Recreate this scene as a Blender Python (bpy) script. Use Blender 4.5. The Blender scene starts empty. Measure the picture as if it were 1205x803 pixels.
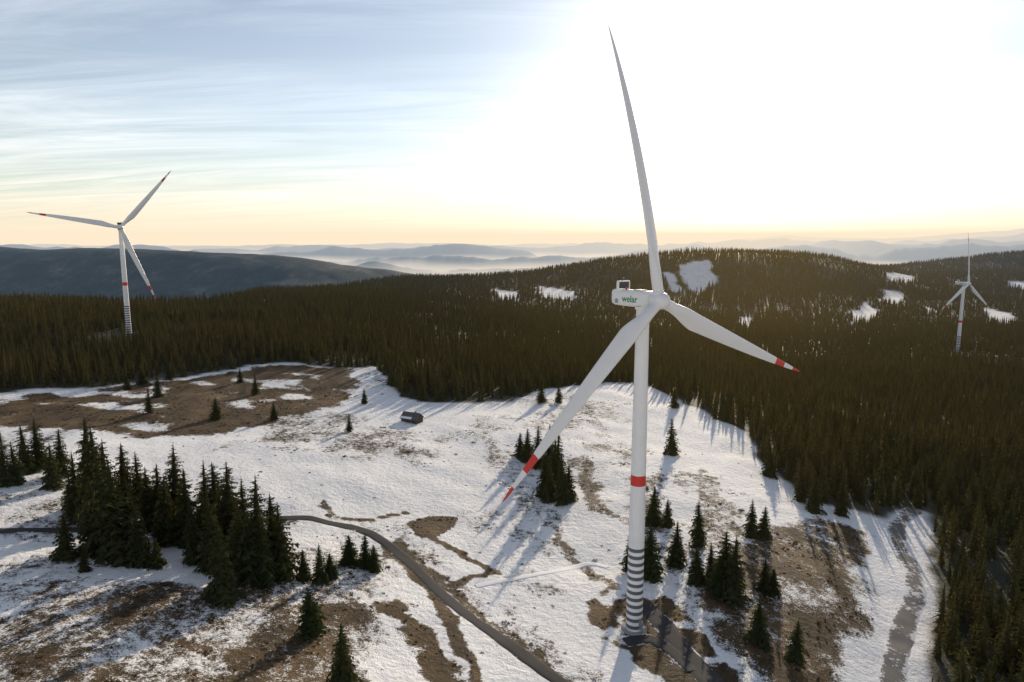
import bpy, math, random
import numpy as np
from mathutils import Vector, Matrix
random.seed(7); rng = np.random.default_rng(11)
scene = bpy.context.scene
R = math.radians

# ---------------------------------------------------------------- camera
PITCH = R(8.25); CAMH = 100.0; F = 803.0
cam_d = bpy.data.cameras.new("camera"); cam = bpy.data.objects.new("camera", cam_d)
scene.collection.objects.link(cam); scene.camera = cam
cam.location = (0, 0, CAMH); cam.rotation_euler = (math.pi/2 - PITCH, 0, 0)
cam_d.lens = 24; cam_d.sensor_width = 36; cam_d.clip_start = 1; cam_d.clip_end = 200000

SUN_AZ, SUN_EL = R(18), R(13)
S = Vector((math.sin(SUN_AZ)*math.cos(SUN_EL), math.cos(SUN_AZ)*math.cos(SUN_EL), math.sin(SUN_EL)))

# ---------------------------------------------------------------- noise
PERM = rng.random((512, 512))
def vnoise(x, y):
    xi = np.floor(x).astype(np.int64); yi = np.floor(y).astype(np.int64)
    xf = x-xi; yf = y-yi
    u = xf*xf*(3-2*xf); v = yf*yf*(3-2*yf)
    a = PERM[xi % 512, yi % 512]; b = PERM[(xi+1) % 512, yi % 512]
    c = PERM[xi % 512, (yi+1) % 512]; d = PERM[(xi+1) % 512, (yi+1) % 512]
    return (a*(1-u)+b*u)*(1-v)+(c*(1-u)+d*u)*v
def fbm(x, y, o=4):
    s = 0; amp = .5; t = 0
    for i in range(o):
        s = s+amp*(vnoise(x*2**i+17.3*i, y*2**i+5.1*i)-.5)*2; t += amp; amp *= .5
    return s/t
def smooth(e0, e1, x):
    t = np.clip((x-e0)/(e1-e0), 0, 1); return t*t*(3-2*t)

# ---------------------------------------------------------------- terrain heights
AC = np.array([-1.2,-.75,-.55,-.35,-.15,0,.15,.3,.45,.6,.75,1.2])
TAB = [
(20,  [20,20,18,14,8,4,2,0,-4,-8,-12,-14]),
(100, [20,20,17,12,6,3,1,0,-4,-10,-14,-16]),
(166, [18,17,14,9,4,1,0,0,-3,-11,-15,-18]),
(250, [15,14,11,7,3,1,0,-1,-4,-12,-16,-20]),
(350, [14,12,10,7,3,1,0,-2,-8,-15,-19,-24]),
(450, [18,15,12,9,5,1,-1,-5,-12,-19,-24,-28]),
(560, [28,26,25,14,4,-4,-8,-13,-19,-25,-30,-32]),
(700, [30,28,26,16,2,-10,-16,-22,-27,-32,-34,-36]),
(900, [20,16,14,17,2,-18,-28,-34,-37,-38,-37,-36]),
(1200,[-60,-60,-50,10,0,-24,-40,-50,-50,-46,-44,-40]),
(1600,[-150,-140,-120,-30,0,-12,-10,-5,-15,-30,-36,-30]),
(2000,[-200,-190,-170,-110,-13,2,46,73,51,4,-15,-20]),
(2400,[-230,-220,-210,-160,-60,-40,20,40,20,-10,-10,-10]),
(2900,[-260,-250,-240,-220,-160,-150,-100,-80,-40,10,50,60]),
(3400,[-60,-70,-80,-110,-180,-260,-250,-220,-150,-60,-20,0]),
(4000,[66,66,62,17,-67,-190,-300,-300,-250,-150,-80,-50]),
(4800,[-50,-60,-60,-120,-200,-330,-350,-350,-350,-300,-250,-200]),
(6500,[-380]*12)]
YC = np.log(np.array([t[0] for t in TAB], float)); Z0 = np.array([t[1] for t in TAB], float)
def pchip(xc, yc, xq):
    h = np.diff(xc); d = np.diff(yc, axis=0)/h.reshape((-1,)+(1,)*(yc.ndim-1))
    m = np.zeros_like(yc)
    for i in range(1, len(xc)-1):
        p = d[i-1]*d[i]; s = d[i-1]+d[i]
        m[i] = np.where(p > 0, 2*p/np.where(s == 0, 1, s), 0)
    m[0] = d[0]; m[-1] = d[-1]
    k = np.clip(np.searchsorted(xc, xq)-1, 0, len(xc)-2)
    hh = h[k]; t = ((xq-xc[k])/hh)
    sh = (-1,)+(1,)*(yc.ndim-1); t = t.reshape(sh); hh = hh.reshape(sh)
    return ((2*t**3-3*t**2+1)*yc[k]+(t**3-2*t**2+t)*hh*m[k]+(-2*t**3+3*t**2)*yc[k+1]+(t**3-t**2)*hh*m[k+1])
NL, NA = 900, 500
LQ = np.linspace(YC[0], YC[-1], NL); AQ = np.linspace(AC[0], AC[-1], NA)
D = pchip(YC, Z0, LQ)
D = pchip(AC, D.T.copy(), AQ).T
def table(x, y):
    y = np.maximum(y, 20.0)
    a = np.clip(x/y, AC[0], AC[-1]-1e-6); l = np.clip(np.log(y), YC[0], YC[-1]-1e-6)
    fa = (a-AQ[0])/(AQ[1]-AQ[0]); fl = (l-LQ[0])/(LQ[1]-LQ[0])
    ia = np.minimum(fa.astype(int), NA-2); il = np.minimum(fl.astype(int), NL-2)
    u = fa-ia; v = fl-il
    return (D[il, ia]*(1-u)+D[il, ia+1]*u)*(1-v)+(D[il+1, ia]*(1-u)+D[il+1, ia+1]*u)*v
RIDGES = [(7600,324,12,7.,.1),(10000,314,12,8.,1.7),(13500,304,11,9.,3.3),(18500,296,10,8.,5.2),(26000,291,8,9.,7.7),(42000,288,3,9.,9.1)]
TB = (31.9, 165.8)
def height(x, y):
    x = np.asarray(x, float); y = np.asarray(y, float)
    z = table(x, y)
    r = np.hypot(x, y)
    flat = smooth(8, 30, np.hypot(x-TB[0], y-TB[1]))
    near = 1-smooth(900, 2000, r)
    z = z+near*flat*(fbm(x/70, y/70, 3)*2.6+fbm(x/17, y/17, 3)*.8)
    far = smooth(1100, 2600, r)*(1-smooth(5000, 7000, r))
    z = z+far*(fbm(x/450, y/450, 4)*26)
    fz = smooth(5600, 7200, r)
    if np.any(fz > 0):
        yy = np.maximum(y, 100.); a = x/yy
        fr = np.full_like(z, -400.)+fbm(x/1500, y/1500, 3)*30
        for (Y, py, am, fq, sd) in RIDGES:
            n = fbm(a*fq+sd*11, a*0+sd, 5)
            crest_py = py-am*n*1.8
            if Y >= 13000:
                crest_py = crest_py-smooth(.22, .42, a)*10-smooth(.5, .75, a)*8
            crest = 100-(crest_py-285)*.00124*Y
            w = np.exp(-((np.log(yy)-math.log(Y))/.09)**2+0*a)
            fr = np.maximum(fr, -400+(crest+400)*w*(1+.10*fbm(x/(Y*.05), y/(Y*.05), 4)))
        z = z*(1-fz)+fr*fz
    return z
def h1(x, y): return float(height(np.array([x]), np.array([y]))[0])
_T = np.exp(np.linspace(math.log(40), math.log(6000), 2500))
def gp(px, py):
    """survey point: where the line of sight of a bearing/depression meets the real terrain"""
    a = (px-602.5)/F; b = (401.5-py)/F
    d = np.array([a, math.cos(PITCH)+b*math.sin(PITCH), -math.sin(PITCH)+b*math.cos(PITCH)])
    X = d[0]*_T; Y = d[1]*_T; Z = CAMH+d[2]*_T
    g = Z-height(X, Y); k = np.argmax(g < 0)
    if not (g < 0).any(): k = len(_T)-1
    k = max(k, 1)
    t = _T[k-1]+(_T[k]-_T[k-1])*g[k-1]/(g[k-1]-g[k]+1e-9)
    x, y = d[0]*t, d[1]*t
    return x, y, h1(x, y), t
def gpl(pts): return np.array([gp(*p)[:2] for p in pts])

def inpoly(x, y, P):
    c = np.zeros(x.shape, bool); n = len(P)
    for i in range(n):
        x1, y1 = P[i]; x2, y2 = P[(i+1) % n]
        m = ((y1 > y) != (y2 > y)) & (x < (x2-x1)*(y-y1)/((y2-y1) if y2 != y1 else 1e-9)+x1)
        c ^= m
    return c
def dline(x, y, P, closed=False):
    d = np.full(x.shape, 1e9); n = len(P)
    for i in range(n if closed else n-1):
        x1, y1 = P[i]; x2, y2 = P[(i+1) % n]
        dx, dy = x2-x1, y2-y1; L = dx*dx+dy*dy+1e-9
        t = np.clip(((x-x1)*dx+(y-y1)*dy)/L, 0, 1)
        d = np.minimum(d, np.hypot(x-x1-t*dx, y-y1-t*dy))
    return d
def sdpoly(x, y, P):
    d = dline(x, y, P, True); return np.where(inpoly(x, y, P), d, -d)
def crs(P, step=1.5, closed=False):
    P = [np.array(p, float) for p in P]; Q = [2*P[0]-P[1]]+P+[2*P[-1]-P[-2]]; out = []
    for i in range(1, len(Q)-2):
        n = max(2, int(np.linalg.norm(Q[i+1]-Q[i])/step))
        for k in range(n):
            t = k/n
            out.append(.5*((2*Q[i])+(-Q[i-1]+Q[i+1])*t+(2*Q[i-1]-5*Q[i]+4*Q[i+1]-Q[i+2])*t*t+(-Q[i-1]+3*Q[i]-3*Q[i+1]+Q[i+2])*t**3))
    out.append(Q[-2]); return np.array(out)

# ---------------------------------------------------------------- land cover
CLEAR = gpl([(-200,478),(-60,470),(0,463),(60,457),(110,457),(160,452),(230,442),(300,430),(345,427),(400,434),(440,432),(462,455),(470,468),(490,473),(560,475),(600,473),(640,459),(670,455),(720,450),(760,453),(790,468),(830,488),(868,505),(885,530),(915,560),(955,592),(1010,602),(1040,612),(1062,602),(1085,602),(1092,640),(1096,690),(1088,750),(1078,803)])
CLEAR = np.vstack([CLEAR, [[75, 60], [70, 10], [-300, 10], [-420, 200]]])
HILLSNOW = [gpl(p) for p in [
 [(795,313),(834,305),(844,334),(820,348)], [(778,321),(795,321),(804,343),(790,344)],
 [(628,336),(678,344),(676,354),(638,351)], [(580,339),(614,345),(610,355),(584,352)],
 [(996,366),(1022,355),(1040,370),(1010,384)], [(1036,340),(1064,344),(1060,358),(1038,356)],
 [(1155,362),(1196,370),(1192,386),(1160,380)], [(1042,322),(1078,324),(1076,333),(1044,331)], [(870,372),(890,375),(885,384),(868,380)], [(1085,360),(1100,362),(1098,370),(1084,368)], [(1185,330),(1215,333),(1210,342),(1186,338)]]]
TL = (-.566*560+0, 560.); TR = (.661*820, 820.)
BROWN = gpl([(-100,478),(0,465),(110,457),(300,431),(350,428),(425,434),(425,458),(405,478),(350,494),(270,512),(165,518),(90,508),(-100,512)])
LOWL = gpl([(-80,690),(90,660),(250,670),(350,655),(450,668),(470,700),(460,740),(500,830),(480,900),(-100,900)])
LOWL2 = gpl([(180,760),(300,700),(450,680),(470,760),(520,850),(200,860)])
LOWR = gpl([(790,700),(830,640),(900,610),(960,600),(1035,622),(1050,670),(1046,720),(1020,780),(1010,860),(900,860),(830,760)])
CUT = gpl([(476,616),(500,609),(541,607),(534,620),(512,634),(492,630)])
PAD = gpl([(688,705),(712,690),(752,708),(790,708),(830,745),(880,815),(790,815),(745,775),(706,750)])
STROKES = [  # pts, half width m, value
 ([(495,628),(520,640),(548,655),(584,674)], 1.3, 1.), ([(536,690),(555,680),(584,675)], 1.5, .95),
 ([(455,640),(475,665),(500,690),(520,715),(545,760),(570,810)], 2.0, .75),
 ([(460,712),(480,735),(500,765),(540,810)], 3.8, .85), ([(470,640),(505,672),(540,705),(600,752),(660,800)], 3.0, .65),
 ([(385,606),(420,612),(450,609),(480,603)], 1.0, .95), ([(680,540),(690,570),(705,598)], 5., .62), ([(650,620),(665,650),(690,672),(720,690)], 2.8, .6),
 ([(640,605),(660,630)],3,.5), ([(705,598),(735,612),(760,640)], 3., .5), ([(345,612),(300,618),(200,630)], 3, .6),
 ([(600,470),(700,480),(760,470)], 6, .42), ([(820,560),(850,600),(830,650)], 10, .55), ([(560,500),(600,560),(640,610)], 9, .45), ([(380,590),(395,610)],2,.6),
 ([(770,560),(760,620),(790,660)],8,.55), ([(560,700),(620,760),(680,800)],7,.44), ([(640,640),(600,660),(640,700)],7,.42)]
STROKES = [(crs(gpl(p), 4), w, v) for p, w, v in STROKES]
ROAD_SURV = [(gpl(p), w) for p, w in [
 ([(-60,625),(0,625),(60,624),(120,622),(220,616),(340,610),(385,615),(425,624),(455,640),(482,662),(508,688),(535,712),(570,738),(610,766),(650,796),(700,830)], 4.6),
 ([(758,712),(780,735),(805,765),(835,800),(870,840)], 6.0), ([(735,756),(765,752),(790,766),(815,790)], 4.0)]]
def bare_at(x, y):
    wx = x+fbm(x/9, y/9, 3)*8; wy = y+fbm(x/9+40, y/9, 3)*8
    b = .18+.28*smooth(-.2, .6, fbm(x/45, y/45, 3))
    b = np.maximum(b, .80*smooth(-4, 10, sdpoly(wx, wy, BROWN))-.42*smooth(.05, .45, fbm(x/22+9, y/13, 3)))
    b = np.maximum(b, .54*smooth(-6, 18, sdpoly(wx, wy, LOWL)))
    b = np.maximum(b, .64*smooth(-5, 14, sdpoly(wx, wy, LOWL2)))
    b = np.maximum(b, .66*smooth(-4, 12, sdpoly(wx, wy, LOWR)))
    b = b+.18*fbm(x/14+3, y/8, 3)*(b > .3)
    b = np.maximum(b, smooth(-.6, 1., sdpoly(x, y, CUT)))
    b = np.maximum(b, .90*smooth(-2, 1.5, sdpoly(wx*.5+x*.5, wy*.5+y*.5, PAD))*(1-.6*smooth(.1, .4, fbm(x/9, y/7, 3))))
    for P, w, v in STROKES:
        d = dline(x+fbm(x/5, y/5, 3)*w*1.2, y+fbm(x/5+9, y/5, 3)*w, P); b = np.maximum(b, v*(1-smooth(w*.2, w*1.7, d)))
    return b
def forest_at(x, y):
    """1 inside forest"""
    sd = sdpoly(x+fbm(x/12, y/12, 2)*4, y, CLEAR)
    f = 1-smooth(-3, 1, sd)
    for P in HILLSNOW:
        f = f*(1-smooth(-4, 6, sdpoly(x+fbm(x/30, y/30, 2)*14, y+fbm(x/30+7, y/30, 2)*14, P)))
    return f

# ---------------------------------------------------------------- node helpers
def newmat(name):
    m = bpy.data.materials.new(name); m.use_nodes = True; m.node_tree.nodes.clear(); return m, m.node_tree
def N(t, ty, **kw):
    n = t.nodes.new(ty)
    for k, v in kw.items(): setattr(n, k, v)
    return n
def setin(n, k, v):
    n.inputs[k].default_value = v
def math_(t, op, a, b=None, c=None):
    n = N(t, 'ShaderNodeMath', operation=op)
    for i, v in enumerate((a, b, c)):
        if v is None: continue
        if isinstance(v, (int, float)): n.inputs[i].default_value = v
        else: t.links.new(v, n.inputs[i])
    return n.outputs[0]
def mixc(t, f, a, b, mode='MIX'):
    n = N(t, 'ShaderNodeMix', data_type='RGBA', blend_type=mode)
    for i, v in ((0, f), (6, a), (7, b)):
        if isinstance(v, (int, float)): n.inputs[i].default_value = v
        elif isinstance(v, tuple): n.inputs[i].default_value = (v+(1,))[:4]
        else: t.links.new(v, n.inputs[i])
    return n.outputs[2]
def ramp(t, f, stops):
    n = N(t, 'ShaderNodeValToRGB'); e = n.color_ramp.elements
    while len(e) < len(stops): e.new(.5)
    for i, (p, c) in enumerate(stops):
        e[i].position = p; e[i].color = (c, c, c, 1) if isinstance(c, (int, float)) else (c+(1,))
    t.links.new(f, n.inputs[0]); return n.outputs[0]
def noise(t, vec, scale, detail=4, rough=.55, dist=0):
    n = N(t, 'ShaderNodeTexNoise'); setin(n, 'Scale', scale); setin(n, 'Detail', detail); setin(n, 'Roughness', rough); setin(n, 'Distortion', dist)
    t.links.new(vec, n.inputs['Vector']); return n.outputs[0]

# haze painted into materials: emission mixed in by distance, warmer and stronger sunward
def make_haze_emission(name, with_fog):
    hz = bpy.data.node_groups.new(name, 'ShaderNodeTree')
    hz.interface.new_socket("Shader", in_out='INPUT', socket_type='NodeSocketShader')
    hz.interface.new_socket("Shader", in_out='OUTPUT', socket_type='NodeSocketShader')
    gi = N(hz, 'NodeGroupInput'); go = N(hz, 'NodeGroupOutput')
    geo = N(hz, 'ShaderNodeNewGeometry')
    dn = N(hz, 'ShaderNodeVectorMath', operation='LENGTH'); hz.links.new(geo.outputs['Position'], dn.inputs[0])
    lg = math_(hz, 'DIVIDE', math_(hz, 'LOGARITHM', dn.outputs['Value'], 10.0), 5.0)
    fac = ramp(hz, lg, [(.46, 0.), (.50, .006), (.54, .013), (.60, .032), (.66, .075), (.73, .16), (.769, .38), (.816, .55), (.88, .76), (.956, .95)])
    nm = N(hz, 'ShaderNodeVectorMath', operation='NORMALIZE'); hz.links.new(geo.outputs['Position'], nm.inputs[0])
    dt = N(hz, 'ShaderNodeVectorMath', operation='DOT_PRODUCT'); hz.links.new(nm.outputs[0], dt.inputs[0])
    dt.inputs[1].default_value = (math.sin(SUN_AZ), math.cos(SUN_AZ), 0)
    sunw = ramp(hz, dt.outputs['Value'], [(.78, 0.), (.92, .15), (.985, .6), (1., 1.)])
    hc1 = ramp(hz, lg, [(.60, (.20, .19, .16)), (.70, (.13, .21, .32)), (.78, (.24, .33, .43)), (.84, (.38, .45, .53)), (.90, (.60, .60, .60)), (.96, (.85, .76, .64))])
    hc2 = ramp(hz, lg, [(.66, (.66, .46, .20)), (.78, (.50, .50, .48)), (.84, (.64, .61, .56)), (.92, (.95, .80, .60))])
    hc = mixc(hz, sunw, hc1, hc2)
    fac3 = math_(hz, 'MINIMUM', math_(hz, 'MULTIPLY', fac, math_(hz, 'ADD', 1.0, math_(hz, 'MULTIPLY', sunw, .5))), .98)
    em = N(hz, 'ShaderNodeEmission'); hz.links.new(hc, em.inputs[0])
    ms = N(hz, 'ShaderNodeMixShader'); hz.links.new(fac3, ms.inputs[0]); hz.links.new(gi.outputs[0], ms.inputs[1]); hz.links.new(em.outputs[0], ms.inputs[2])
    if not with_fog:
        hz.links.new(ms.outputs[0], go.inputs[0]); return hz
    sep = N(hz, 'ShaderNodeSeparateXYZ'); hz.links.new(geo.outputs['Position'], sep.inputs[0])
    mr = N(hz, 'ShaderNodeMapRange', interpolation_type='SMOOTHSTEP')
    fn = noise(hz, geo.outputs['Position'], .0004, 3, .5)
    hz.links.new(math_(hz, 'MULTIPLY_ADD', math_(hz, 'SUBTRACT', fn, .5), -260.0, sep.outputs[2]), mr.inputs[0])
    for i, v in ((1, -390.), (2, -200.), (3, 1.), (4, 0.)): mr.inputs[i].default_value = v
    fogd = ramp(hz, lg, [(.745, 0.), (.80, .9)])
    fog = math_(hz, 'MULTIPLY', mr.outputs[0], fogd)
    em2 = N(hz, 'ShaderNodeEmission'); hz.links.new(mixc(hz, sunw, (.76, .69, .61), (1., .86, .68)), em2.inputs[0])  # valley fog painted as a pale glow on low, distant ground
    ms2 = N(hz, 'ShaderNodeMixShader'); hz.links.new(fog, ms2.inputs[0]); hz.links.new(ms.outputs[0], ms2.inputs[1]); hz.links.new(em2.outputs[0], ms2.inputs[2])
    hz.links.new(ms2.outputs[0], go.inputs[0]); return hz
HZ_FAR = make_haze_emission("valley_haze_emission", True); HZ_NEAR = make_haze_emission("aerial_haze_emission", False)
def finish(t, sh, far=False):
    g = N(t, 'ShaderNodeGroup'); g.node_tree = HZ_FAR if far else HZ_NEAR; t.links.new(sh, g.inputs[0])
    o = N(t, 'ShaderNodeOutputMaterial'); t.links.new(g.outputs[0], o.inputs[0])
def finish_plain(t, sh):
    o = N(t, 'ShaderNodeOutputMaterial'); t.links.new(sh, o.inputs[0])

# ---------------------------------------------------------------- materials
def mat_ground():
    m, t = newmat("snowy_meadow")
    g = N(t, 'ShaderNodeNewGeometry'); P = g.outputs['Position']
    ab = N(t, 'ShaderNodeAttribute', attribute_name='bare').outputs['Fac']
    af = N(t, 'ShaderNodeAttribute', attribute_name='forest').outputs['Fac']
    st = N(t, 'ShaderNodeMapping'); st.inputs['Rotation'].default_value = (0, 0, R(-25)); st.inputs['Scale'].default_value = (1, .45, 1); t.links.new(P, st.inputs[0])
    n1 = noise(t, st.outputs[0], .09, 4, .6, .3); n2 = noise(t, P, .45, 4, .65, .2); n3 = noise(t, P, 2.2, 4, .75)
    n = math_(t, 'ADD', math_(t, 'ADD', math_(t, 'MULTIPLY', n1, .26), math_(t, 'MULTIPLY', n2, .34)), math_(t, 'MULTIPLY', n3, .40))
    T = math_(t, 'ADD', math_(t, 'MULTIPLY', ab, .42), .29)
    d = math_(t, 'SUBTRACT', n, T)
    mr = N(t, 'ShaderNodeMapRange', interpolation_type='SMOOTHSTEP'); t.links.new(d, mr.inputs[0])
    for i, v in ((1, -.04), (2, .045), (3, 0.), (4, 1.)): mr.inputs[i].default_value = v
    snow = mr.outputs[0]
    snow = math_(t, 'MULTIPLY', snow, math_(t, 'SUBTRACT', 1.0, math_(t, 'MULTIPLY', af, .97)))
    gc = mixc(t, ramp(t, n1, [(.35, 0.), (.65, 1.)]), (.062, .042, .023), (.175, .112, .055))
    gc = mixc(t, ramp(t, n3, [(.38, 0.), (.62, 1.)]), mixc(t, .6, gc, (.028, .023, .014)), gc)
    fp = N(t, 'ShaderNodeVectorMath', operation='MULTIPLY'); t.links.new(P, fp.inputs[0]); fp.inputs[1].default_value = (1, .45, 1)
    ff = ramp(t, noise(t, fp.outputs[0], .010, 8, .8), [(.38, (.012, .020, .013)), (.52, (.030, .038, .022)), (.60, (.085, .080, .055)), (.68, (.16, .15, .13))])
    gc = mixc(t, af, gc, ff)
    sc = mixc(t, n1, (.76, .77, .79), (.92, .92, .92))
    col = mixc(t, snow, gc, sc)
    bs = N(t, 'ShaderNodeBsdfPrincipled'); t.links.new(col, bs.inputs['Base Color']); setin(bs, 'Roughness', .8); setin(bs, 'Specular IOR Level', .12)
    hgt = math_(t, 'ADD', math_(t, 'MULTIPLY', n2, 1.2), math_(t, 'MULTIPLY', n3, .30))
    hgt = math_(t, 'ADD', hgt, math_(t, 'MULTIPLY', snow, .12))
    b = N(t, 'ShaderNodeBump'); setin(b, 'Strength', .65); setin(b, 'Distance', .9); t.links.new(hgt, b.inputs['Height']); t.links.new(b.outputs[0], bs.inputs['Normal'])
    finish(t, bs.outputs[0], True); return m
def mat_foliage(name, c1, c2, c3, trc=(.36, .27, .06), trf=.50):
    m, t = newmat(name)
    oi = N(t, 'ShaderNodeObjectInfo'); g = N(t, 'ShaderNodeNewGeometry')
    nn = noise(t, g.outputs['Position'], .6, 1, .6)
    base = mixc(t, oi.outputs['Random'], c1, c2)
    big = ramp(t, noise(t, g.outputs['Position'], .012, 1, .5), [(.4, 0.), (.62, 1.)])
    base = mixc(t, math_(t, 'MULTIPLY', big, .6), base, c3)
    col = mixc(t, ramp(t, nn, [(.35, 0.), (.65, 1.)]), mixc(t, .35, base, (.02, .028, .014)), base)
    d = N(t, 'ShaderNodeBsdfDiffuse'); t.links.new(col, d.inputs[0])
    tr = N(t, 'ShaderNodeBsdfTranslucent'); t.links.new(mixc(t, .65, col, trc), tr.inputs[0])
    mx = N(t, 'ShaderNodeMixShader'); mx.inputs[0].default_value = trf; t.links.new(d.outputs[0], mx.inputs[1]); t.links.new(tr.outputs[0], mx.inputs[2])
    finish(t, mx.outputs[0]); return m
def mat_simple(name, col, rough=.5, var=.15, scale=1.5, metal=0, bump=0, haze=False):
    m, t = newmat(name); g = N(t, 'ShaderNodeNewGeometry')
    n = noise(t, g.outputs['Position'], scale, 5, .6)
    dark = tuple(c*(1-var*2) for c in col)
    c = mixc(t, n, dark, tuple(min(1, k*(1+var*.3)) for k in col))
    bs = N(t, 'ShaderNodeBsdfPrincipled'); t.links.new(c, bs.inputs['Base Color']); setin(bs, 'Roughness', rough); setin(bs, 'Metallic', metal)
    if bump:
        b = N(t, 'ShaderNodeBump'); setin(b, 'Distance', bump); t.links.new(n, b.inputs['Height']); t.links.new(b.outputs[0], bs.inputs['Normal'])
    (finish if haze else finish_plain)(t, bs.outputs[0]); return m
def mat_road(name, c_dark, c_light, thr):
    m, t = newmat(name); g = N(t, 'ShaderNodeNewGeometry'); P = g.outputs['Position']
    e = N(t, 'ShaderNodeAttribute', attribute_name='edge').outputs['Fac']
    n = noise(t, P, .8, 5, .65); n2 = noise(t, P, .12, 4, .6)
    c = mixc(t, noise(t, P, 3., 5, .7), c_dark, c_light)
    v = math_(t, 'ADD', math_(t, 'ADD', math_(t, 'MULTIPLY', n, .5), math_(t, 'MULTIPLY', n2, .5)), math_(t, 'MULTIPLY', math_(t, 'POWER', e, 4.0), .18))
    s = ramp(t, v, [(thr, 0.), (thr+.05, 1.)])
    c = mixc(t, s, c, (.72, .73, .76))
    bs = N(t, 'ShaderNodeBsdfPrincipled'); t.links.new(c, bs.inputs['Base Color']); setin(bs, 'Roughness', .85); setin(bs, 'Specular IOR Level', .12)
    b = N(t, 'ShaderNodeBump'); setin(b, 'Distance', .05); t.links.new(n, b.inputs['Height']); t.links.new(b.outputs[0], bs.inputs['Normal'])
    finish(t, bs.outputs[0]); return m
M_ground = mat_ground()
M_need = mat_foliage("spruce_needles", (.062, .090, .038), (.125, .115, .050), (.130, .105, .052))
M_needn = mat_foliage("spruce_needles_solitary", (.045, .062, .028), (.068, .078, .036), (.066, .062, .030), (.20, .17, .04), .38)
M_bark = mat_simple("bark", (.09, .065, .045), .9, .3, 6)
M_shrub = mat_foliage("dry_shrub", (.07, .048, .028), (.115, .08, .045), (.06, .05, .03), (.16, .11, .04), .3)
M_white = mat_simple("white_paint", (.80, .80, .81), .38, .05, .35)
M_nac = mat_simple("nacelle_shell", (.80, .81, .80), .42, .05, .5)
M_red = mat_simple("signal_red_paint", (.62, .035, .025), .45, .08, .6)
M_blk = mat_simple("dark_marking_paint", (.11, .115, .13), .5, .1, .6)
M_grey = mat_simple("grey_steel", (.32, .33, .34), .45, .12, 2, .3)
M_dk = mat_simple("dark_grille", (.06, .06, .065), .6, .2, 2)
M_green = mat_simple("green_lettering", (.02, .22, .08), .5, .05, 2)
M_conc = mat_simple("concrete", (.34, .33, .31), .85, .2, 1.5, bump=.02)
M_wood = mat_simple("weathered_wood", (.11, .075, .05), .85, .35, 3, bump=.02)
M_shingle = mat_simple("shingle_roof", (.12, .11, .11), .7, .25, 2.5, bump=.03)
M_snow = mat_simple("snow", (.82, .83, .85), .8, .05, .8)
M_glass = mat_simple("window_glass", (.03, .035, .04), .08, .05, 1)
M_asph = mat_road("asphalt", (.030, .030, .033), (.065, .064, .066), .64)
M_grav = mat_road("gravel_track", (.10, .095, .09), (.24, .23, .22), .545)

def mkobj(name, verts, faces, mats, mi=None, smooth_=False, parent=None, link=True):
    me = bpy.data.meshes.new(name); me.from_pydata([tuple(v) for v in verts], [], [tuple(f) for f in faces])
    for m in (mats if isinstance(mats, (list, tuple)) else [mats]): me.materials.append(m)
    if mi is not None: me.polygons.foreach_set('material_index', np.array(mi, dtype=np.int32))
    if smooth_: me.polygons.foreach_set('use_smooth', np.ones(len(me.polygons), bool))
    me.update()
    o = bpy.data.objects.new(name, me)
    if link: scene.collection.objects.link(o)
    if parent: o.parent = parent
    return o

# ---------------------------------------------------------------- ground sheet
NR, NT = 950, 720
rr = np.exp(np.linspace(math.log(14), math.log(95000), NR)); th = np.linspace(R(-54), R(54), NT)
RRg, THg = np.meshgrid(rr, th, indexing='ij')
X = (RRg*np.sin(THg)).ravel(); Y = (RRg*np.cos(THg)).ravel(); Z = height(X, Y)
me = bpy.data.meshes.new("ground")
idx = np.arange(NR*NT).reshape(NR, NT)
q = np.stack([idx[:-1, :-1], idx[:-1, 1:], idx[1:, 1:], idx[1:, :-1]], -1).reshape(-1, 4)[:, ::-1]
me.vertices.add(NR*NT); me.vertices.foreach_set('co', np.stack([X, Y, Z], 1).ravel().astype(np.float32))
me.loops.add(q.size); me.loops.foreach_set('vertex_index', q.ravel().astype(np.int32))
me.polygons.add(len(q)); me.polygons.foreach_set('loop_start', np.arange(0, q.size, 4, dtype=np.int32))
me.update(calc_edges=True); me.validate()
me.polygons.foreach_set('use_smooth', np.ones(len(q), bool))
nearm = np.hypot(X, Y) < 900
bare = np.full(X.shape, .3); bare[nearm] = bare_at(X[nearm], Y[nearm])
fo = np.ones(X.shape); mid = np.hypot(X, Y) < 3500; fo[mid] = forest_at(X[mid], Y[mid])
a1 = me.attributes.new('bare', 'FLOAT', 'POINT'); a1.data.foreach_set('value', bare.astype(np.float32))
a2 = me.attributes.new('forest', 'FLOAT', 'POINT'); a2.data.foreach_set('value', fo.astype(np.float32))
me.materials.append(M_ground)
ground = bpy.data.objects.new("ground", me); scene.collection.objects.link(ground)

# ---------------------------------------------------------------- roads
def ribbon(name, world_pts, width, mat, lift=.14):
    C = crs(world_pts, 1.5); n = len(C)
    T = np.gradient(C, axis=0); T /= np.linalg.norm(T, axis=1)[:, None]+1e-9
    Nn = np.stack([-T[:, 1], T[:, 0]], 1)
    K = 9; vs = []; ed = []
    for i in range(n):
        w = width*(1+.08*math.sin(i*.35)+.05*math.sin(i*1.3))
        for k in range(K):
            u = k/(K-1)*2-1; p = C[i]+Nn[i]*u*w/2
            vs.append([p[0], p[1], 0]); ed.append(abs(u))
    vs = np.array(vs); vs[:, 2] = height(vs[:, 0], vs[:, 1])+lift-.20*np.array(ed)**6
    fs = []
    for i in range(n-1):
        for k in range(K-1):
            a = i*K+k; fs.append((a, a+1, a+K+1, a+K))
    o = mkobj(name, vs, [f[::-1] for f in fs], mat, smooth_=True)
    at = o.data.attributes.new('edge', 'FLOAT', 'POINT'); at.data.foreach_set('value', np.array(ed, dtype=np.float32))
    return o
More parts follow.
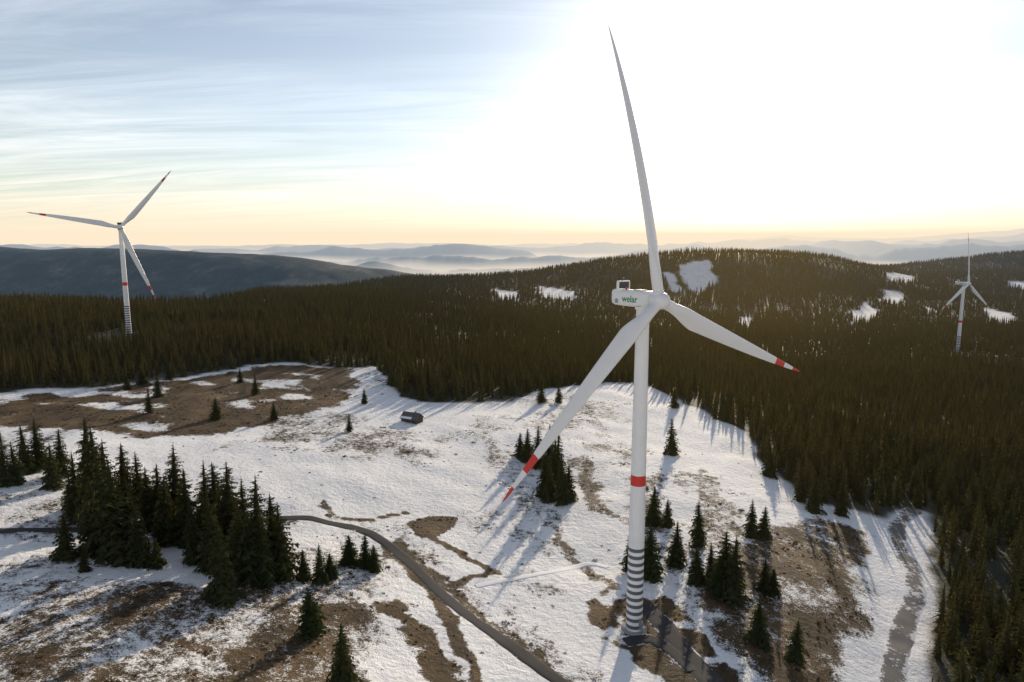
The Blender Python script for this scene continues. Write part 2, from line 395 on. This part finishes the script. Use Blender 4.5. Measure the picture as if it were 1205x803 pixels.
for i, (p, w) in enumerate(ROAD_SURV): ribbon("road" if i == 0 else "service_road", p, w, M_asph, lift=.14+.03*i)
ribbon("gravel_track", gpl([(1076,600),(1056,618),(1060,645),(1074,672),(1076,700),(1066,730),(1056,765),(1050,803),(1046,850)]), 6.4, M_grav, .18)
ribbon("snow_track", gpl([(560,690),(600,682),(650,673),(690,664),(715,668)]), 2.6, M_snow)
ribbon("snow_track", gpl([(440,432),(436,446),(424,458),(412,468)]), 3.5, M_snow)

# ---------------------------------------------------------------- spruces
def spruce(name, seed, whorls, nb, twigs, Rr, mat, link=False):
    r = random.Random(seed); V = []; Fc = []; MI = []
    def tri(a, b, c, m=0):
        k = len(V); V.extend([a, b, c]); Fc.append((k, k+1, k+2)); MI.append(m)
    k0 = len(V); ns = 6
    for (z, rad) in ((-.03, .016), (.3, .012), (.7, .006), (1.0, .001)):
        for j in range(ns):
            an = j/ns*6.283; V.append((rad*math.cos(an), rad*math.sin(an), z))
    for l in range(3):
        for j in range(ns):
            Fc.append((k0+l*ns+j, k0+l*ns+(j+1) % ns, k0+(l+1)*ns+(j+1) % ns, k0+(l+1)*ns+j)); MI.append(1)
    lop = [r.uniform(.72, 1.15) for _ in range(8)]
    for w in range(whorls):
        f = w/(whorls-1); z0 = .05+.93*f**.92
        L0 = Rr*((1-f)**.74)*(.72+.28*min(1, (f+.12)*5))*r.uniform(.86, 1.1)+.008
        n = max(4, int(nb*(1-.45*f))); off = r.random()*6.28
        for j in range(n):
            az = off+j/n*6.283+r.uniform(-.25, .25)
            L = L0*r.uniform(.66, 1.18)*lop[int(az/6.283*8) % 8]
            if r.random() < .06: L *= .45
            z = z0+r.uniform(-.022, .022); dr = r.uniform(.35, .65)*(1-.7*f); up = .25*f
            ca, sa = math.cos(az), math.sin(az)
            def sp(t): return (ca*t*L, sa*t*L, z-dr*L*t*t+up*L*t+ .12*L*max(0, t-.7))
            a0 = sp(0.05); tip = sp(1.05); ww = .10*L+.006
            tri((a0[0]-sa*ww, a0[1]+ca*ww, a0[2]), (a0[0]+sa*ww, a0[1]-ca*ww, a0[2]), tip)
            for q in range(twigs):
                t = .18+.78*q/max(1, twigs-1)+r.uniform(-.04, .04)
                for s in (-1, 1):
                    p = sp(t); p2 = sp(min(1, t+.26)); l = L*.46*(1-.55*t)*r.uniform(.7, 1.25)
                    tx = p2[0]+(-sa*s)*l; ty = p2[1]+(ca*s)*l; tz = p2[2]-l*r.uniform(.15, .6)
                    tri(p, p2, (tx, ty, tz))
                if r.random() < .6:
                    p = sp(t); p2 = sp(min(1.02, t+.2)); tri(p, p2, (p2[0], p2[1], p2[2]-L*.30*r.uniform(.5, 1.2)))
    for c in range(7):
        zc = .08+.12*c; rc = Rr*.40*(1-zc)**.9; k = len(V); m = 7
        V.append((0, 0, zc+.2))
        for j in range(m):
            an = j/m*6.283+c; q = rc*r.uniform(.6, 1.2); V.append((q*math.cos(an), q*math.sin(an), zc-r.uniform(0, .05)))
        for j in range(m): Fc.append((k, k+1+j, k+1+(j+1) % m)); MI.append(0)
    return mkobj(name, V, Fc, [mat, M_bark], MI, link=link)
near_protos = [spruce("spruce_tree_mesh", 100+i, 30, 11, 4, .205+.025*(i % 3), M_needn) for i in range(6)]
mid_protos = [spruce("spruce_mid_mesh", 200+i, 14, 8, 2, .21+.02*(i % 3), M_need) for i in range(6)]
far_protos = [spruce("spruce_far_mesh", 300+i, 8, 6, 1, .24+.02*(i % 2), M_need) for i in range(4)]

TREES = [(176,455,486),(254,466,493),(323,471,493),(301,438,464),(186,440,467),(168,432,452),(411,486,508),(429,456,475),(461,432,452),(283,432,450),(150,440,458),(199,428,447),
(637,445,474),(657,450,474),(790,490,535),(793,453,480),(620,503,542),(612,508,538),(632,500,550),(645,498,552),(652,515,575),(660,530,593),(646,545,590),(668,545,588),(655,505,570),(640,530,585),(768,570,618),(785,585,620),(795,612,665),(764,615,680),(741,620,672),
(822,587,642),(820,642,685),(836,638,682),(852,622,695),(862,630,706),(846,650,700),(884,587,632),(898,594,632),(899,655,696),(909,668,698),(892,703,755),(936,728,778),
(366,690,745),(405,730,806),(376,638,686),(388,650,680),(412,628,664),(430,626,668),(440,640,672),(358,645,682),(185,632,668),(100,645,672),(78,600,658),
(6,505,572),(20,518,570),(31,498,556),(46,490,552),(72,503,560),(62,520,574),(92,530,612),(84,555,600),(108,490,600),(119,492,615),(127,515,640),(135,540,655),(152,560,652),(166,530,602),(148,520,590),(112,560,650),(176,548,620),
(187,545,622),(208,520,630),(200,555,640),(222,548,640),(243,540,620),(258,542,632),(272,540,645),(290,560,660),(305,558,684),(322,578,672),(333,590,680),(283,595,682),(263,612,708),(240,570,655),(229,590,662),(252,580,670),(312,600,688),(166,590,665),
(958,558,602),(942,545,590),(990,560,606),(905,520,560)]
for i, (px, yt, yb) in enumerate(TREES):
    x, y, z, t = gp(px, yb)
    b = (401.5-yt)/F; dy = math.cos(PITCH)+b*math.sin(PITCH); dz = -math.sin(PITCH)+b*math.cos(PITCH)
    hgt = (CAMH+dz/dy*y)-z
    hgt = min(max(hgt, 5), 32)
    p = near_protos[i % 6]
    o = bpy.data.objects.new("spruce_tree", p.data); scene.collection.objects.link(o)
    o.location = (x, y, z-.1); s = hgt*random.uniform(.85, 1.2)*(1.2 if hgt < 13 else 1)
    o.scale = (s, s, hgt); o.rotation_euler = (random.uniform(-.03, .03), random.uniform(-.03, .03), random.random()*6.28)

def scatter(objname, pts, scl, rot, var, protos):
    coll = bpy.data.collections.new(objname+"_variants")
    for p in protos: coll.objects.link(p)
    me = bpy.data.meshes.new(objname); n = len(pts)
    me.vertices.add(n); me.vertices.foreach_set('co', np.asarray(pts, np.float32).ravel())
    a = me.attributes.new('scl', 'FLOAT_VECTOR', 'POINT'); a.data.foreach_set('vector', np.asarray(scl, np.float32).ravel())
    a = me.attributes.new('rot', 'FLOAT_VECTOR', 'POINT'); a.data.foreach_set('vector', np.asarray(rot, np.float32).ravel())
    a = me.attributes.new('variant', 'INT', 'POINT'); a.data.foreach_set('value', np.asarray(var, np.int32))
    o = bpy.data.objects.new(objname, me); scene.collection.objects.link(o)
    ng = bpy.data.node_groups.new(objname+"_scatter", 'GeometryNodeTree')
    ng.interface.new_socket("Geometry", in_out='INPUT', socket_type='NodeSocketGeometry')
    ng.interface.new_socket("Geometry", in_out='OUTPUT', socket_type='NodeSocketGeometry')
    i_ = ng.nodes.new('NodeGroupInput'); o_ = ng.nodes.new('NodeGroupOutput')
    ip = ng.nodes.new('GeometryNodeInstanceOnPoints'); ci = ng.nodes.new('GeometryNodeCollectionInfo')
    ci.inputs[0].default_value = coll; ci.inputs['Separate Children'].default_value = True; ci.inputs['Reset Children'].default_value = True
    def na(nm, ty):
        k = ng.nodes.new('GeometryNodeInputNamedAttribute'); k.data_type = ty; k.inputs[0].default_value = nm
        return k.outputs[0]
    L = ng.links
    L.new(i_.outputs[0], ip.inputs['Points']); L.new(ci.outputs[0], ip.inputs['Instance'])
    ip.inputs['Pick Instance'].default_value = True
    L.new(na('variant', 'INT'), ip.inputs['Instance Index']); L.new(na('rot', 'FLOAT_VECTOR'), ip.inputs['Rotation']); L.new(na('scl', 'FLOAT_VECTOR'), ip.inputs['Scale'])
    L.new(ip.outputs[0], o_.inputs[0])
    md = o.modifiers.new("scatter", 'NODES'); md.node_group = ng
    return o

def grid(sp, y0, y1, amin, amax):
    xs = np.arange(amin*y1, amax*y1, sp); ys = np.arange(y0, y1, sp*.9)
    gx, gy = np.meshgrid(xs, ys); gx = gx.ravel()+rng.uniform(-.48, .48, gx.size)*sp; gy = gy.ravel()+rng.uniform(-.48, .48, gy.size)*sp
    k = (gx/gy > amin) & (gx/gy < amax); return gx[k], gy[k]
def forest(name, sp, y0, y1, amin, amax, protos, hmin, hmax, wid):
    gx, gy = grid(sp, y0, y1, amin, amax)
    k = forest_at(gx, gy) > .5
    k &= np.hypot(gx-TL[0], gy-TL[1]+14) > 22
    k &= np.hypot(gx-TR[0], gy-TR[1]+10) > 26
    dens = fbm(gx/60, gy/60, 3)
    k &= rng.random(gx.size) < np.clip(.92+dens*1.1, .35, 1)
    if y1 > 1250: k &= ~((gx/gy < -.38) & (gy > 1250))
    gx, gy = gx[k], gy[k]; gz = height(gx, gy)-.2; n = len(gx)
    sd = -sdpoly(gx, gy, CLEAR)
    hh = (hmin+(hmax-hmin)*rng.random(n)**1.1)*(1+.25*fbm(gx/90+3, gy/90, 2))
    hh *= np.where(sd < 10, .6+.4*rng.random(n), 1)
    young = rng.random(n) < .16; hh = np.where(young, hh*.62, hh)
    w = hh*rng.uniform(.75, 1.2, n)*wid
    rot = np.stack([rng.uniform(-.03, .03, n), rng.uniform(-.03, .03, n), rng.random(n)*6.283], 1)
    scatter(name, np.stack([gx, gy, gz], 1), np.stack([w, w, hh], 1), rot, rng.integers(0, len(protos), n), protos)
    return n
n1 = forest("conifer_forest", 5.4, 100, 720, -.95, 1.2, mid_protos, 11, 19.5, 1.0)
n2 = forest("distant_conifer_forest", 7.2, 720, 1350, -.9, 1.0, far_protos, 12, 18.5, 1.12)
far2 = [bpy.data.objects.new("spruce_hill_mesh", p.data) for p in far_protos]
n3 = forest("hill_conifer_forest", 11, 1350, 3150, -.42, .9, far2, 12, 18, 1.5)

def tuft(seed):
    r = random.Random(seed); V = []; Fc = []
    for i in range(46):
        an = r.random()*6.28; d = r.random()**.6*.5; l = r.uniform(.25, .6); b = r.uniform(.05, .12)
        x, y = d*math.cos(an), d*math.sin(an); k = len(V); a2 = r.random()*6.28
        V += [(x-b*math.cos(a2), y-b*math.sin(a2), -.1), (x+b*math.cos(a2), y+b*math.sin(a2), -.1), (x*1.5+r.uniform(-.1, .1), y*1.5+r.uniform(-.1, .1), l*(1-d*.7))]
        Fc.append((k, k+1, k+2))
    return mkobj("tussock_mesh", V, Fc, M_shrub, link=False)
tp = [tuft(i) for i in range(4)]
gx, gy = grid(1.5, 115, 430, -.85, .62)
bb = bare_at(gx, gy); fo_ = forest_at(gx, gy)
ROADS_ALL = [crs(p, 3) for p, w in ROAD_SURV]
clump = smooth(-.1, .35, fbm(gx/6, gy/6, 3))
k = (fo_ < .3) & (rng.random(gx.size) < np.clip((bb-.25)*1.5*clump, 0.008, .5))
for P in ROADS_ALL: k &= dline(gx, gy, P) > 3.4
k &= np.hypot(gx-TB[0], gy-TB[1]) > 6
gx, gy = gx[k], gy[k]; n = len(gx); s = rng.uniform(.25, .8, n)*(1+1.1*(rng.random(n) < .05))
scatter("grass_tussocks", np.stack([gx, gy, height(gx, gy)], 1), np.stack([s*1.4, s*1.4, s*.7], 1), np.stack([s*0, s*0, rng.random(n)*6.28], 1), rng.integers(0, 4, n), tp)

# ---------------------------------------------------------------- wind turbines
def lathe(name, prof, seg, mats, mi, parent, axis='Z', origin=(0, 0, 0)):
    V = []; Fc = []; MI = []
    for (r_, z_) in prof:
        for j in range(seg):
            an = j/seg*2*math.pi
            if axis == 'Z': V.append((r_*math.cos(an), r_*math.sin(an), z_))
            else: V.append((r_*math.cos(an)+origin[0], z_+origin[1], r_*math.sin(an)+origin[2]))
    for i in range(len(prof)-1):
        for j in range(seg):
            f = (i*seg+j, i*seg+(j+1) % seg, (i+1)*seg+(j+1) % seg, (i+1)*seg+j)
            Fc.append(f if axis == 'Z' else f[::-1]); MI.append(mi[i])
    return mkobj(name, V, Fc, mats, MI, parent=parent, smooth_=True)
def rbox(name, x0, x1, y0, y1, z0, z1, mat, parent, bev=.3, seg=3):
    V = [(x, y, z) for x in (x0, x1) for y in (y0, y1) for z in (z0, z1)]
    Fc = [(0, 1, 3, 2), (4, 6, 7, 5), (0, 4, 5, 1), (2, 3, 7, 6), (0, 2, 6, 4), (1, 5, 7, 3)]
    o = mkobj(name, V, Fc, mat, parent=parent)
    if bev:
        b = o.modifiers.new("bevel", 'BEVEL'); b.width = bev; b.segments = seg
    return o
HUBZ = 86.2
def blade(parent, phi, Lb, red, pitch, name, bendm=2.0, tiltd=5):
    NS, NP = 60, 18; V = []; Fc = []; MI = []; CM = 4.6
    for i in range(NS):
        s = i/(NS-1)
        r_ = 1.2+(Lb-1.2)*s
        if s < .04: ch = 2.6; thk = 1.0
        elif s < .2:
            t = (s-.04)/.16; t = t*t*(3-2*t); ch = 2.6+(CM-2.6)*t; thk = 1.0+(.34-1.0)*t
        else:
            t = (s-.2)/.8; ch = CM*(.66*(1-t)**.9+.28*(1-t**3))+.27; thk = .34-.18*min(1, t*1.4)
        if s > .97: ch *= max(.25, 1-((s-.97)/.03)**2*.8)
        tw = R(14)*(1-s)**1.6*smooth(.02, .15, np.array(s))+R(pitch)
        bend = bendm*s**2.4
        for j in range(NP):
            an = j/NP*2*math.pi
            cx = .5*math.cos(an); shape = math.sin(an)*.5*thk
            if s > .04:
                k = min(1, (s-.04)/.16); shape *= (1-k*.75*max(0, (cx+.5))**1.3)
            x = (cx+.18*min(1, max(0, (s-.04)/.16)))*ch; y = shape*ch
            V.append((x*math.cos(tw)-y*math.sin(tw), x*math.sin(tw)+y*math.cos(tw)+bend, r_))
    for i in range(NS-1):
        s = (i+.5)/(NS-1)
        m = 1 if red and (s > .925 or .79 < s < .865) else 0
        for j in range(NP):
            Fc.append((i*NP+j, i*NP+(j+1) % NP, (i+1)*NP+(j+1) % NP, (i+1)*NP+j)); MI.append(m)
    Fc.append(tuple(range((NS-1)*NP, NS*NP))); MI.append(1 if red else 0)
    o = mkobj(name, V, Fc, [M_white, M_red], MI, smooth_=True, parent=parent)
    o.matrix_local = Matrix.Translation((0, -5.2, HUBZ)) @ Matrix.Rotation(-R(tiltd), 4, 'X') @ Matrix.Rotation(phi, 4, 'Y')
    return o
def turbine(x, y, z, yaw, phi, nred=(True, True, True), bends=(2, 2, 2), Lb=(62.5,)*3, detail=True):
    e = bpy.data.objects.new("wind_turbine", None); scene.collection.objects.link(e)
    e.location = (x, y, z); e.rotation_euler = (0, 0, yaw)
    def rad(zz): return 2.15-.55*min(1, zz/84)**1.1
    zs = [-.8, .9]; ms = [0]
    zz = .9
    for k in range(12):
        zs += [zz+.95, zz+1.9]; ms += [2, 0]; zz += 1.9
    zs += [39.3, 42.0]; ms += [0, 1]
    zs += [52, 62, 72, 84.0]; ms += [0]*4
    prof = [(rad(max(q, 0)), q) for q in zs]
    lathe("tower", prof, 48, [M_white, M_red, M_blk], ms, e)
    for q in (24.8, 52.0): lathe("tower_flange", [(rad(q)+.0, q-.12), (rad(q)+.05, q-.08), (rad(q)+.05, q+.08), (rad(q), q+.12)], 48, [M_white], [0]*3, e)
    lathe("foundation", [(0.01, .30), (3.2, .30), (3.4, .12), (3.5, -.9)], 40, [M_conc], [0]*3, e)
    V = []; Fc = []
    secs = [(-3.3, .60, .0), (-2.9, .86, .0), (-1.8, .98, 0), (1, 1, 0), (5.5, 1, .0), (8.2, .97, .05), (9.0, .90, .12), (9.35, .72, .2)]
    NPn = 24
    for (yy, sc, up) in secs:
        for j in range(NPn):
            an = j/NPn*2*math.pi+math.pi/NPn; c, s_ = math.cos(an), math.sin(an)
            k = (abs(c)**5+abs(s_)**5)**(-1/5)
            V.append((2.0*k*c*sc, yy, HUBZ+.1+2.05*k*s_*sc+up))
    for i in range(len(secs)-1):
        for j in range(NPn): Fc.append((i*NPn+j, i*NPn+(j+1) % NPn, (i+1)*NPn+(j+1) % NPn, (i+1)*NPn+j)[::-1])
    Fc.append(tuple(range(NPn))); Fc.append(tuple(range((len(secs)-1)*NPn, len(secs)*NPn))[::-1])
    nc = mkobj("nacelle", V, Fc, M_nac, parent=e, smooth_=True)
    nc.data.polygons[-1].use_smooth = False; nc.data.polygons[-2].use_smooth = False
    rbox("cooler_panel", -1.75, 1.75, 6.6, 7.0, HUBZ+2.35, HUBZ+3.95, M_dk, e, .05, 1)
    rbox("cooler_frame_top", -2.0, 2.0, 6.4, 7.2, HUBZ+3.96, HUBZ+4.25, M_nac, e, .1)
    rbox("cooler_frame_left", -2.05, -1.76, 6.4, 7.2, HUBZ+2.0, HUBZ+3.955, M_nac, e, .1)
    rbox("cooler_frame_right", 1.76, 2.05, 6.4, 7.2, HUBZ+2.0, HUBZ+3.955, M_nac, e, .1)
    rbox("roof_hatch", -1.1, 1.1, -.5, 2.2, HUBZ+2.1, HUBZ+2.3, M_grey, e, .05, 1)
    rbox("side_vent", -2.07, -1.95, 6.6, 7.6, HUBZ-1.2, HUBZ-.2, M_grey, e, .02, 1)
    rbox("wind_sensor_mast", .9, .98, 7.6, 7.68, HUBZ+2.1, HUBZ+4.9, M_grey, e, 0)
    rbox("wind_sensor_arm", .5, 1.38, 7.6, 7.68, HUBZ+4.9, HUBZ+4.98, M_grey, e, 0)
    lathe("warning_light", [(.22, HUBZ+2.05), (.22, HUBZ+2.6), (.12, HUBZ+2.75), (.01, HUBZ+2.8)], 12, [M_red], [0]*3, e).location = (-1.2, 4.6, 0)
    lathe("yaw_collar", [(1.62, 83.6), (1.9, 83.9), (1.9, 84.5)], 40, [M_nac], [0]*2, e)
    prof = [(1.55, 2.0), (1.9, 1.7), (2.05, .8), (2.05, -.6), (1.85, -1.5), (1.4, -2.2), (.8, -2.65), (.02, -2.8)]
    sp_ = lathe("spinner", prof, 40, [M_white], [0]*7, e, axis='Y')
    sp_.matrix_local = Matrix.Translation((0, -5.2, HUBZ)) @ Matrix.Rotation(-R(5), 4, 'X')
    for i in range(3):
        blade(e, phi+i*2*math.pi/3, Lb[i], nred[i], 6, "blade_%d" % (i+1), bends[i])
        c = lathe("blade_collar_%d" % (i+1), [(1.38, 1.2), (1.38, 2.35), (1.31, 2.4)], 28, [M_white], [0]*2, e)
        c.matrix_local = Matrix.Translation((0, -5.2, HUBZ)) @ Matrix.Rotation(-R(5), 4, 'X') @ Matrix.Rotation(phi+i*2*math.pi/3, 4, 'Y')
    if detail:
        cu = bpy.data.curves.new("lettering", 'FONT'); cu.body = "welar"; cu.size = 2.3; cu.extrude = .01; cu.offset = .03; cu.align_x = 'CENTER'
        t_ = bpy.data.objects.new("lettering", cu); scene.collection.objects.link(t_); t_.parent = e
        cu.materials.append(M_green)
        t_.location = (-2.03, 2.6, HUBZ-.75); t_.rotation_euler = (math.pi/2, 0, -math.pi/2)
        rbox("door", -.55, .55, -2.22, -2.08, 1.6, 3.9, M_grey, e, .05, 1)
        for s_ in range(6): rbox("step_%d" % s_, -.6, .6, -4.2+.33*s_, -3.9+.33*s_, .25*s_+.1, .25*s_+.16, M_grey, e, 0)
        rbox("platform", -.8, .8, -3.12, -2.2, 1.5, 1.57, M_grey, e, 0)
        for sx in (-.8, .76): rbox("railing", sx, sx+.05, -3.1, -2.2, 2.5, 2.56, M_grey, e, 0)
    return e
turbine(TB[0], TB[1], h1(*TB), R(36), R(-8), (False, True, True), (4.4, -.6, -.6), (64.2, 62.2, 61.8))
turbine(TL[0], TL[1], h1(*TL), R(31), R(40))
turbine(TR[0], TR[1], h1(*TR), R(29), R(2))

# ---------------------------------------------------------------- hut
hx, hy, hz_, _ = gp(485, 496)
hut = bpy.data.objects.new("alpine_hut", None); scene.collection.objects.link(hut)
hut.location = (hx, hy, hz_); hut.rotation_euler = (0, 0, R(-28))
w, l, hw, hr = 3.2, 5.0, 2.4, 5.0
V = [(-l,-w,-.6),(l,-w,-.6),(l,w,-.6),(-l,w,-.6),(-l,-w,hw),(l,-w,hw),(l,w,hw),(-l,w,hw),(-l,0,hr-.1),(l,0,hr-.1)]
Fc = [(0,1,5,4),(1,2,6,9,5),(2,3,7,6),(3,0,4,8,7)]
mkobj("walls", V, Fc, M_wood, parent=hut)
def slab(name, y0, z0, y1, z1, th_, mat, x0=-l-.6, x1=l+.6):
    V = [(x0,y0,z0),(x1,y0,z0),(x1,y1,z1),(x0,y1,z1),(x0,y0,z0+th_),(x1,y0,z0+th_),(x1,y1,z1+th_),(x0,y1,z1+th_)]
    mkobj(name, V, [(3,2,1,0),(4,5,6,7),(0,1,5,4),(1,2,6,5),(2,3,7,6),(3,0,4,7)], mat, parent=hut)
slab("roof_front", -w-.7, hw-.55, -.005, hr, .18, M_shingle); slab("roof_back", .005, hr, w+.7, hw-.55, .18, M_shingle)
slab("roof_snow", -w-.5, hw-.40+.19, -2.0, hw+.95+.04, .12, M_snow, -l-.3, l*.4)
rbox("door", 1.0, 2.0, -w-.06, -w+.02, 0, 2.0, M_shingle, hut, 0)
for wx in (-3.3, -1.2, 3.2): rbox("window", wx, wx+.9, -w-.05, -w+.02, .9, 1.8, M_glass, hut, 0)
rbox("gable_window", -l-.05, -l+.02, -.5, .5, 2.4, 3.3, M_glass, hut, 0)
rbox("chimney", 1.4, 2.1, .6, 1.3, 3.8, 5.8, M_conc, hut, .03, 1)

# ---------------------------------------------------------------- light
sd_ = bpy.data.lights.new("sun", 'SUN'); sd_.energy = 5.0; sd_.angle = R(.55); sd_.color = (1, .83, .62)
sun = bpy.data.objects.new("sun", sd_); scene.collection.objects.link(sun); sun.rotation_euler = S.to_track_quat('Z', 'Y').to_euler()
wd = bpy.data.worlds.new("World"); scene.world = wd; wd.use_nodes = True; t = wd.node_tree; t.nodes.clear()
sky = N(t, 'ShaderNodeTexSky', sky_type='NISHITA'); sky.sun_disc = False; sky.sun_elevation = SUN_EL; sky.sun_rotation = SUN_AZ
sky.altitude = 1500; sky.air_density = 1.0; sky.dust_density = .6; sky.ozone_density = 1.5
hs = N(t, 'ShaderNodeHueSaturation'); hs.inputs['Saturation'].default_value = .70; t.links.new(sky.outputs[0], hs.inputs['Color'])
tc = N(t, 'ShaderNodeTexCoord'); nv = N(t, 'ShaderNodeVectorMath', operation='NORMALIZE'); t.links.new(tc.outputs['Generated'], nv.inputs[0])
dtn = N(t, 'ShaderNodeVectorMath', operation='DOT_PRODUCT'); t.links.new(nv.outputs[0], dtn.inputs[0]); dtn.inputs[1].default_value = S
om = math_(t, 'SUBTRACT', 1.0, dtn.outputs['Value'])
g1 = math_(t, 'MULTIPLY', math_(t, 'EXPONENT', math_(t, 'MULTIPLY', om, -1/.026)), 4.5)
g2 = math_(t, 'MULTIPLY', math_(t, 'EXPONENT', math_(t, 'MULTIPLY', om, -1/.12)), .3)
gs = math_(t, 'ADD', g1, g2)
sx = N(t, 'ShaderNodeSeparateXYZ'); t.links.new(nv.outputs[0], sx.inputs[0])
zz = math_(t, 'ADD', math_(t, 'MAXIMUM', sx.outputs[2], 0.0), .10)
cb = N(t, 'ShaderNodeCombineXYZ'); t.links.new(math_(t, 'DIVIDE', sx.outputs[0], zz), cb.inputs[0]); t.links.new(math_(t, 'DIVIDE', sx.outputs[1], zz), cb.inputs[1])
mp = N(t, 'ShaderNodeMapping'); mp.inputs['Rotation'].default_value = (0, 0, R(48)); mp.inputs['Scale'].default_value = (.35, 1.7, 1); t.links.new(cb.outputs[0], mp.inputs[0])
c1 = noise(t, mp.outputs[0], 1.1, 9, .66, 1.5)
mp2 = N(t, 'ShaderNodeMapping'); mp2.inputs['Rotation'].default_value = (0, 0, R(35)); mp2.inputs['Scale'].default_value = (.25, .6, 1); t.links.new(cb.outputs[0], mp2.inputs[0])
c2 = noise(t, mp2.outputs[0], 1.1, 4, .5)
cl = math_(t, 'MULTIPLY', ramp(t, c1, [(.40, 0.), (.70, 1.)]), ramp(t, c2, [(.36, .15), (.58, 1.)]))
gm = N(t, 'ShaderNodeVectorMath', operation='SCALE'); gm.inputs[0].default_value = (1, .93, .82); t.links.new(gs, gm.inputs['Scale'])
ad = N(t, 'ShaderNodeVectorMath', operation='ADD'); t.links.new(hs.outputs[0], ad.inputs[0]); t.links.new(gm.outputs[0], ad.inputs[1])
zc_ = math_(t, 'MAXIMUM', sx.outputs[2], 0.0)
hb = math_(t, 'EXPONENT', math_(t, 'MULTIPLY', zc_, -9.0))
skyc = mixc(t, math_(t, 'MULTIPLY', hb, .75), ad.outputs[0], mixc(t, .65, ad.outputs[0], (6.6, 5.6, 4.6)))
ccol = N(t, 'ShaderNodeVectorMath', operation='SCALE'); ccol.inputs[0].default_value = (3.0, 2.75, 2.55); t.links.new(cl, ccol.inputs['Scale'])
ad2 = N(t, 'ShaderNodeVectorMath', operation='ADD'); t.links.new(skyc, ad2.inputs[0]); t.links.new(ccol.outputs[0], ad2.inputs[1])
mn = N(t, 'ShaderNodeVectorMath', operation='MINIMUM'); t.links.new(ad2.outputs[0], mn.inputs[0]); mn.inputs[1].default_value = (7.4, 6.1, 4.5)
hb2 = math_(t, 'MINIMUM', math_(t, 'MULTIPLY', math_(t, 'EXPONENT', math_(t, 'MULTIPLY', zc_, -20.0)), 1.25), 1.0)
skyf = mixc(t, hb2, ad2.outputs[0], mn.outputs[0])
bg = N(t, 'ShaderNodeBackground'); bg.inputs[1].default_value = .137; t.links.new(skyf, bg.inputs[0])
wo = N(t, 'ShaderNodeOutputWorld'); t.links.new(bg.outputs[0], wo.inputs[0])
scene.view_settings.view_transform = 'Standard'; scene.view_settings.look = 'None'; scene.view_settings.exposure = 0
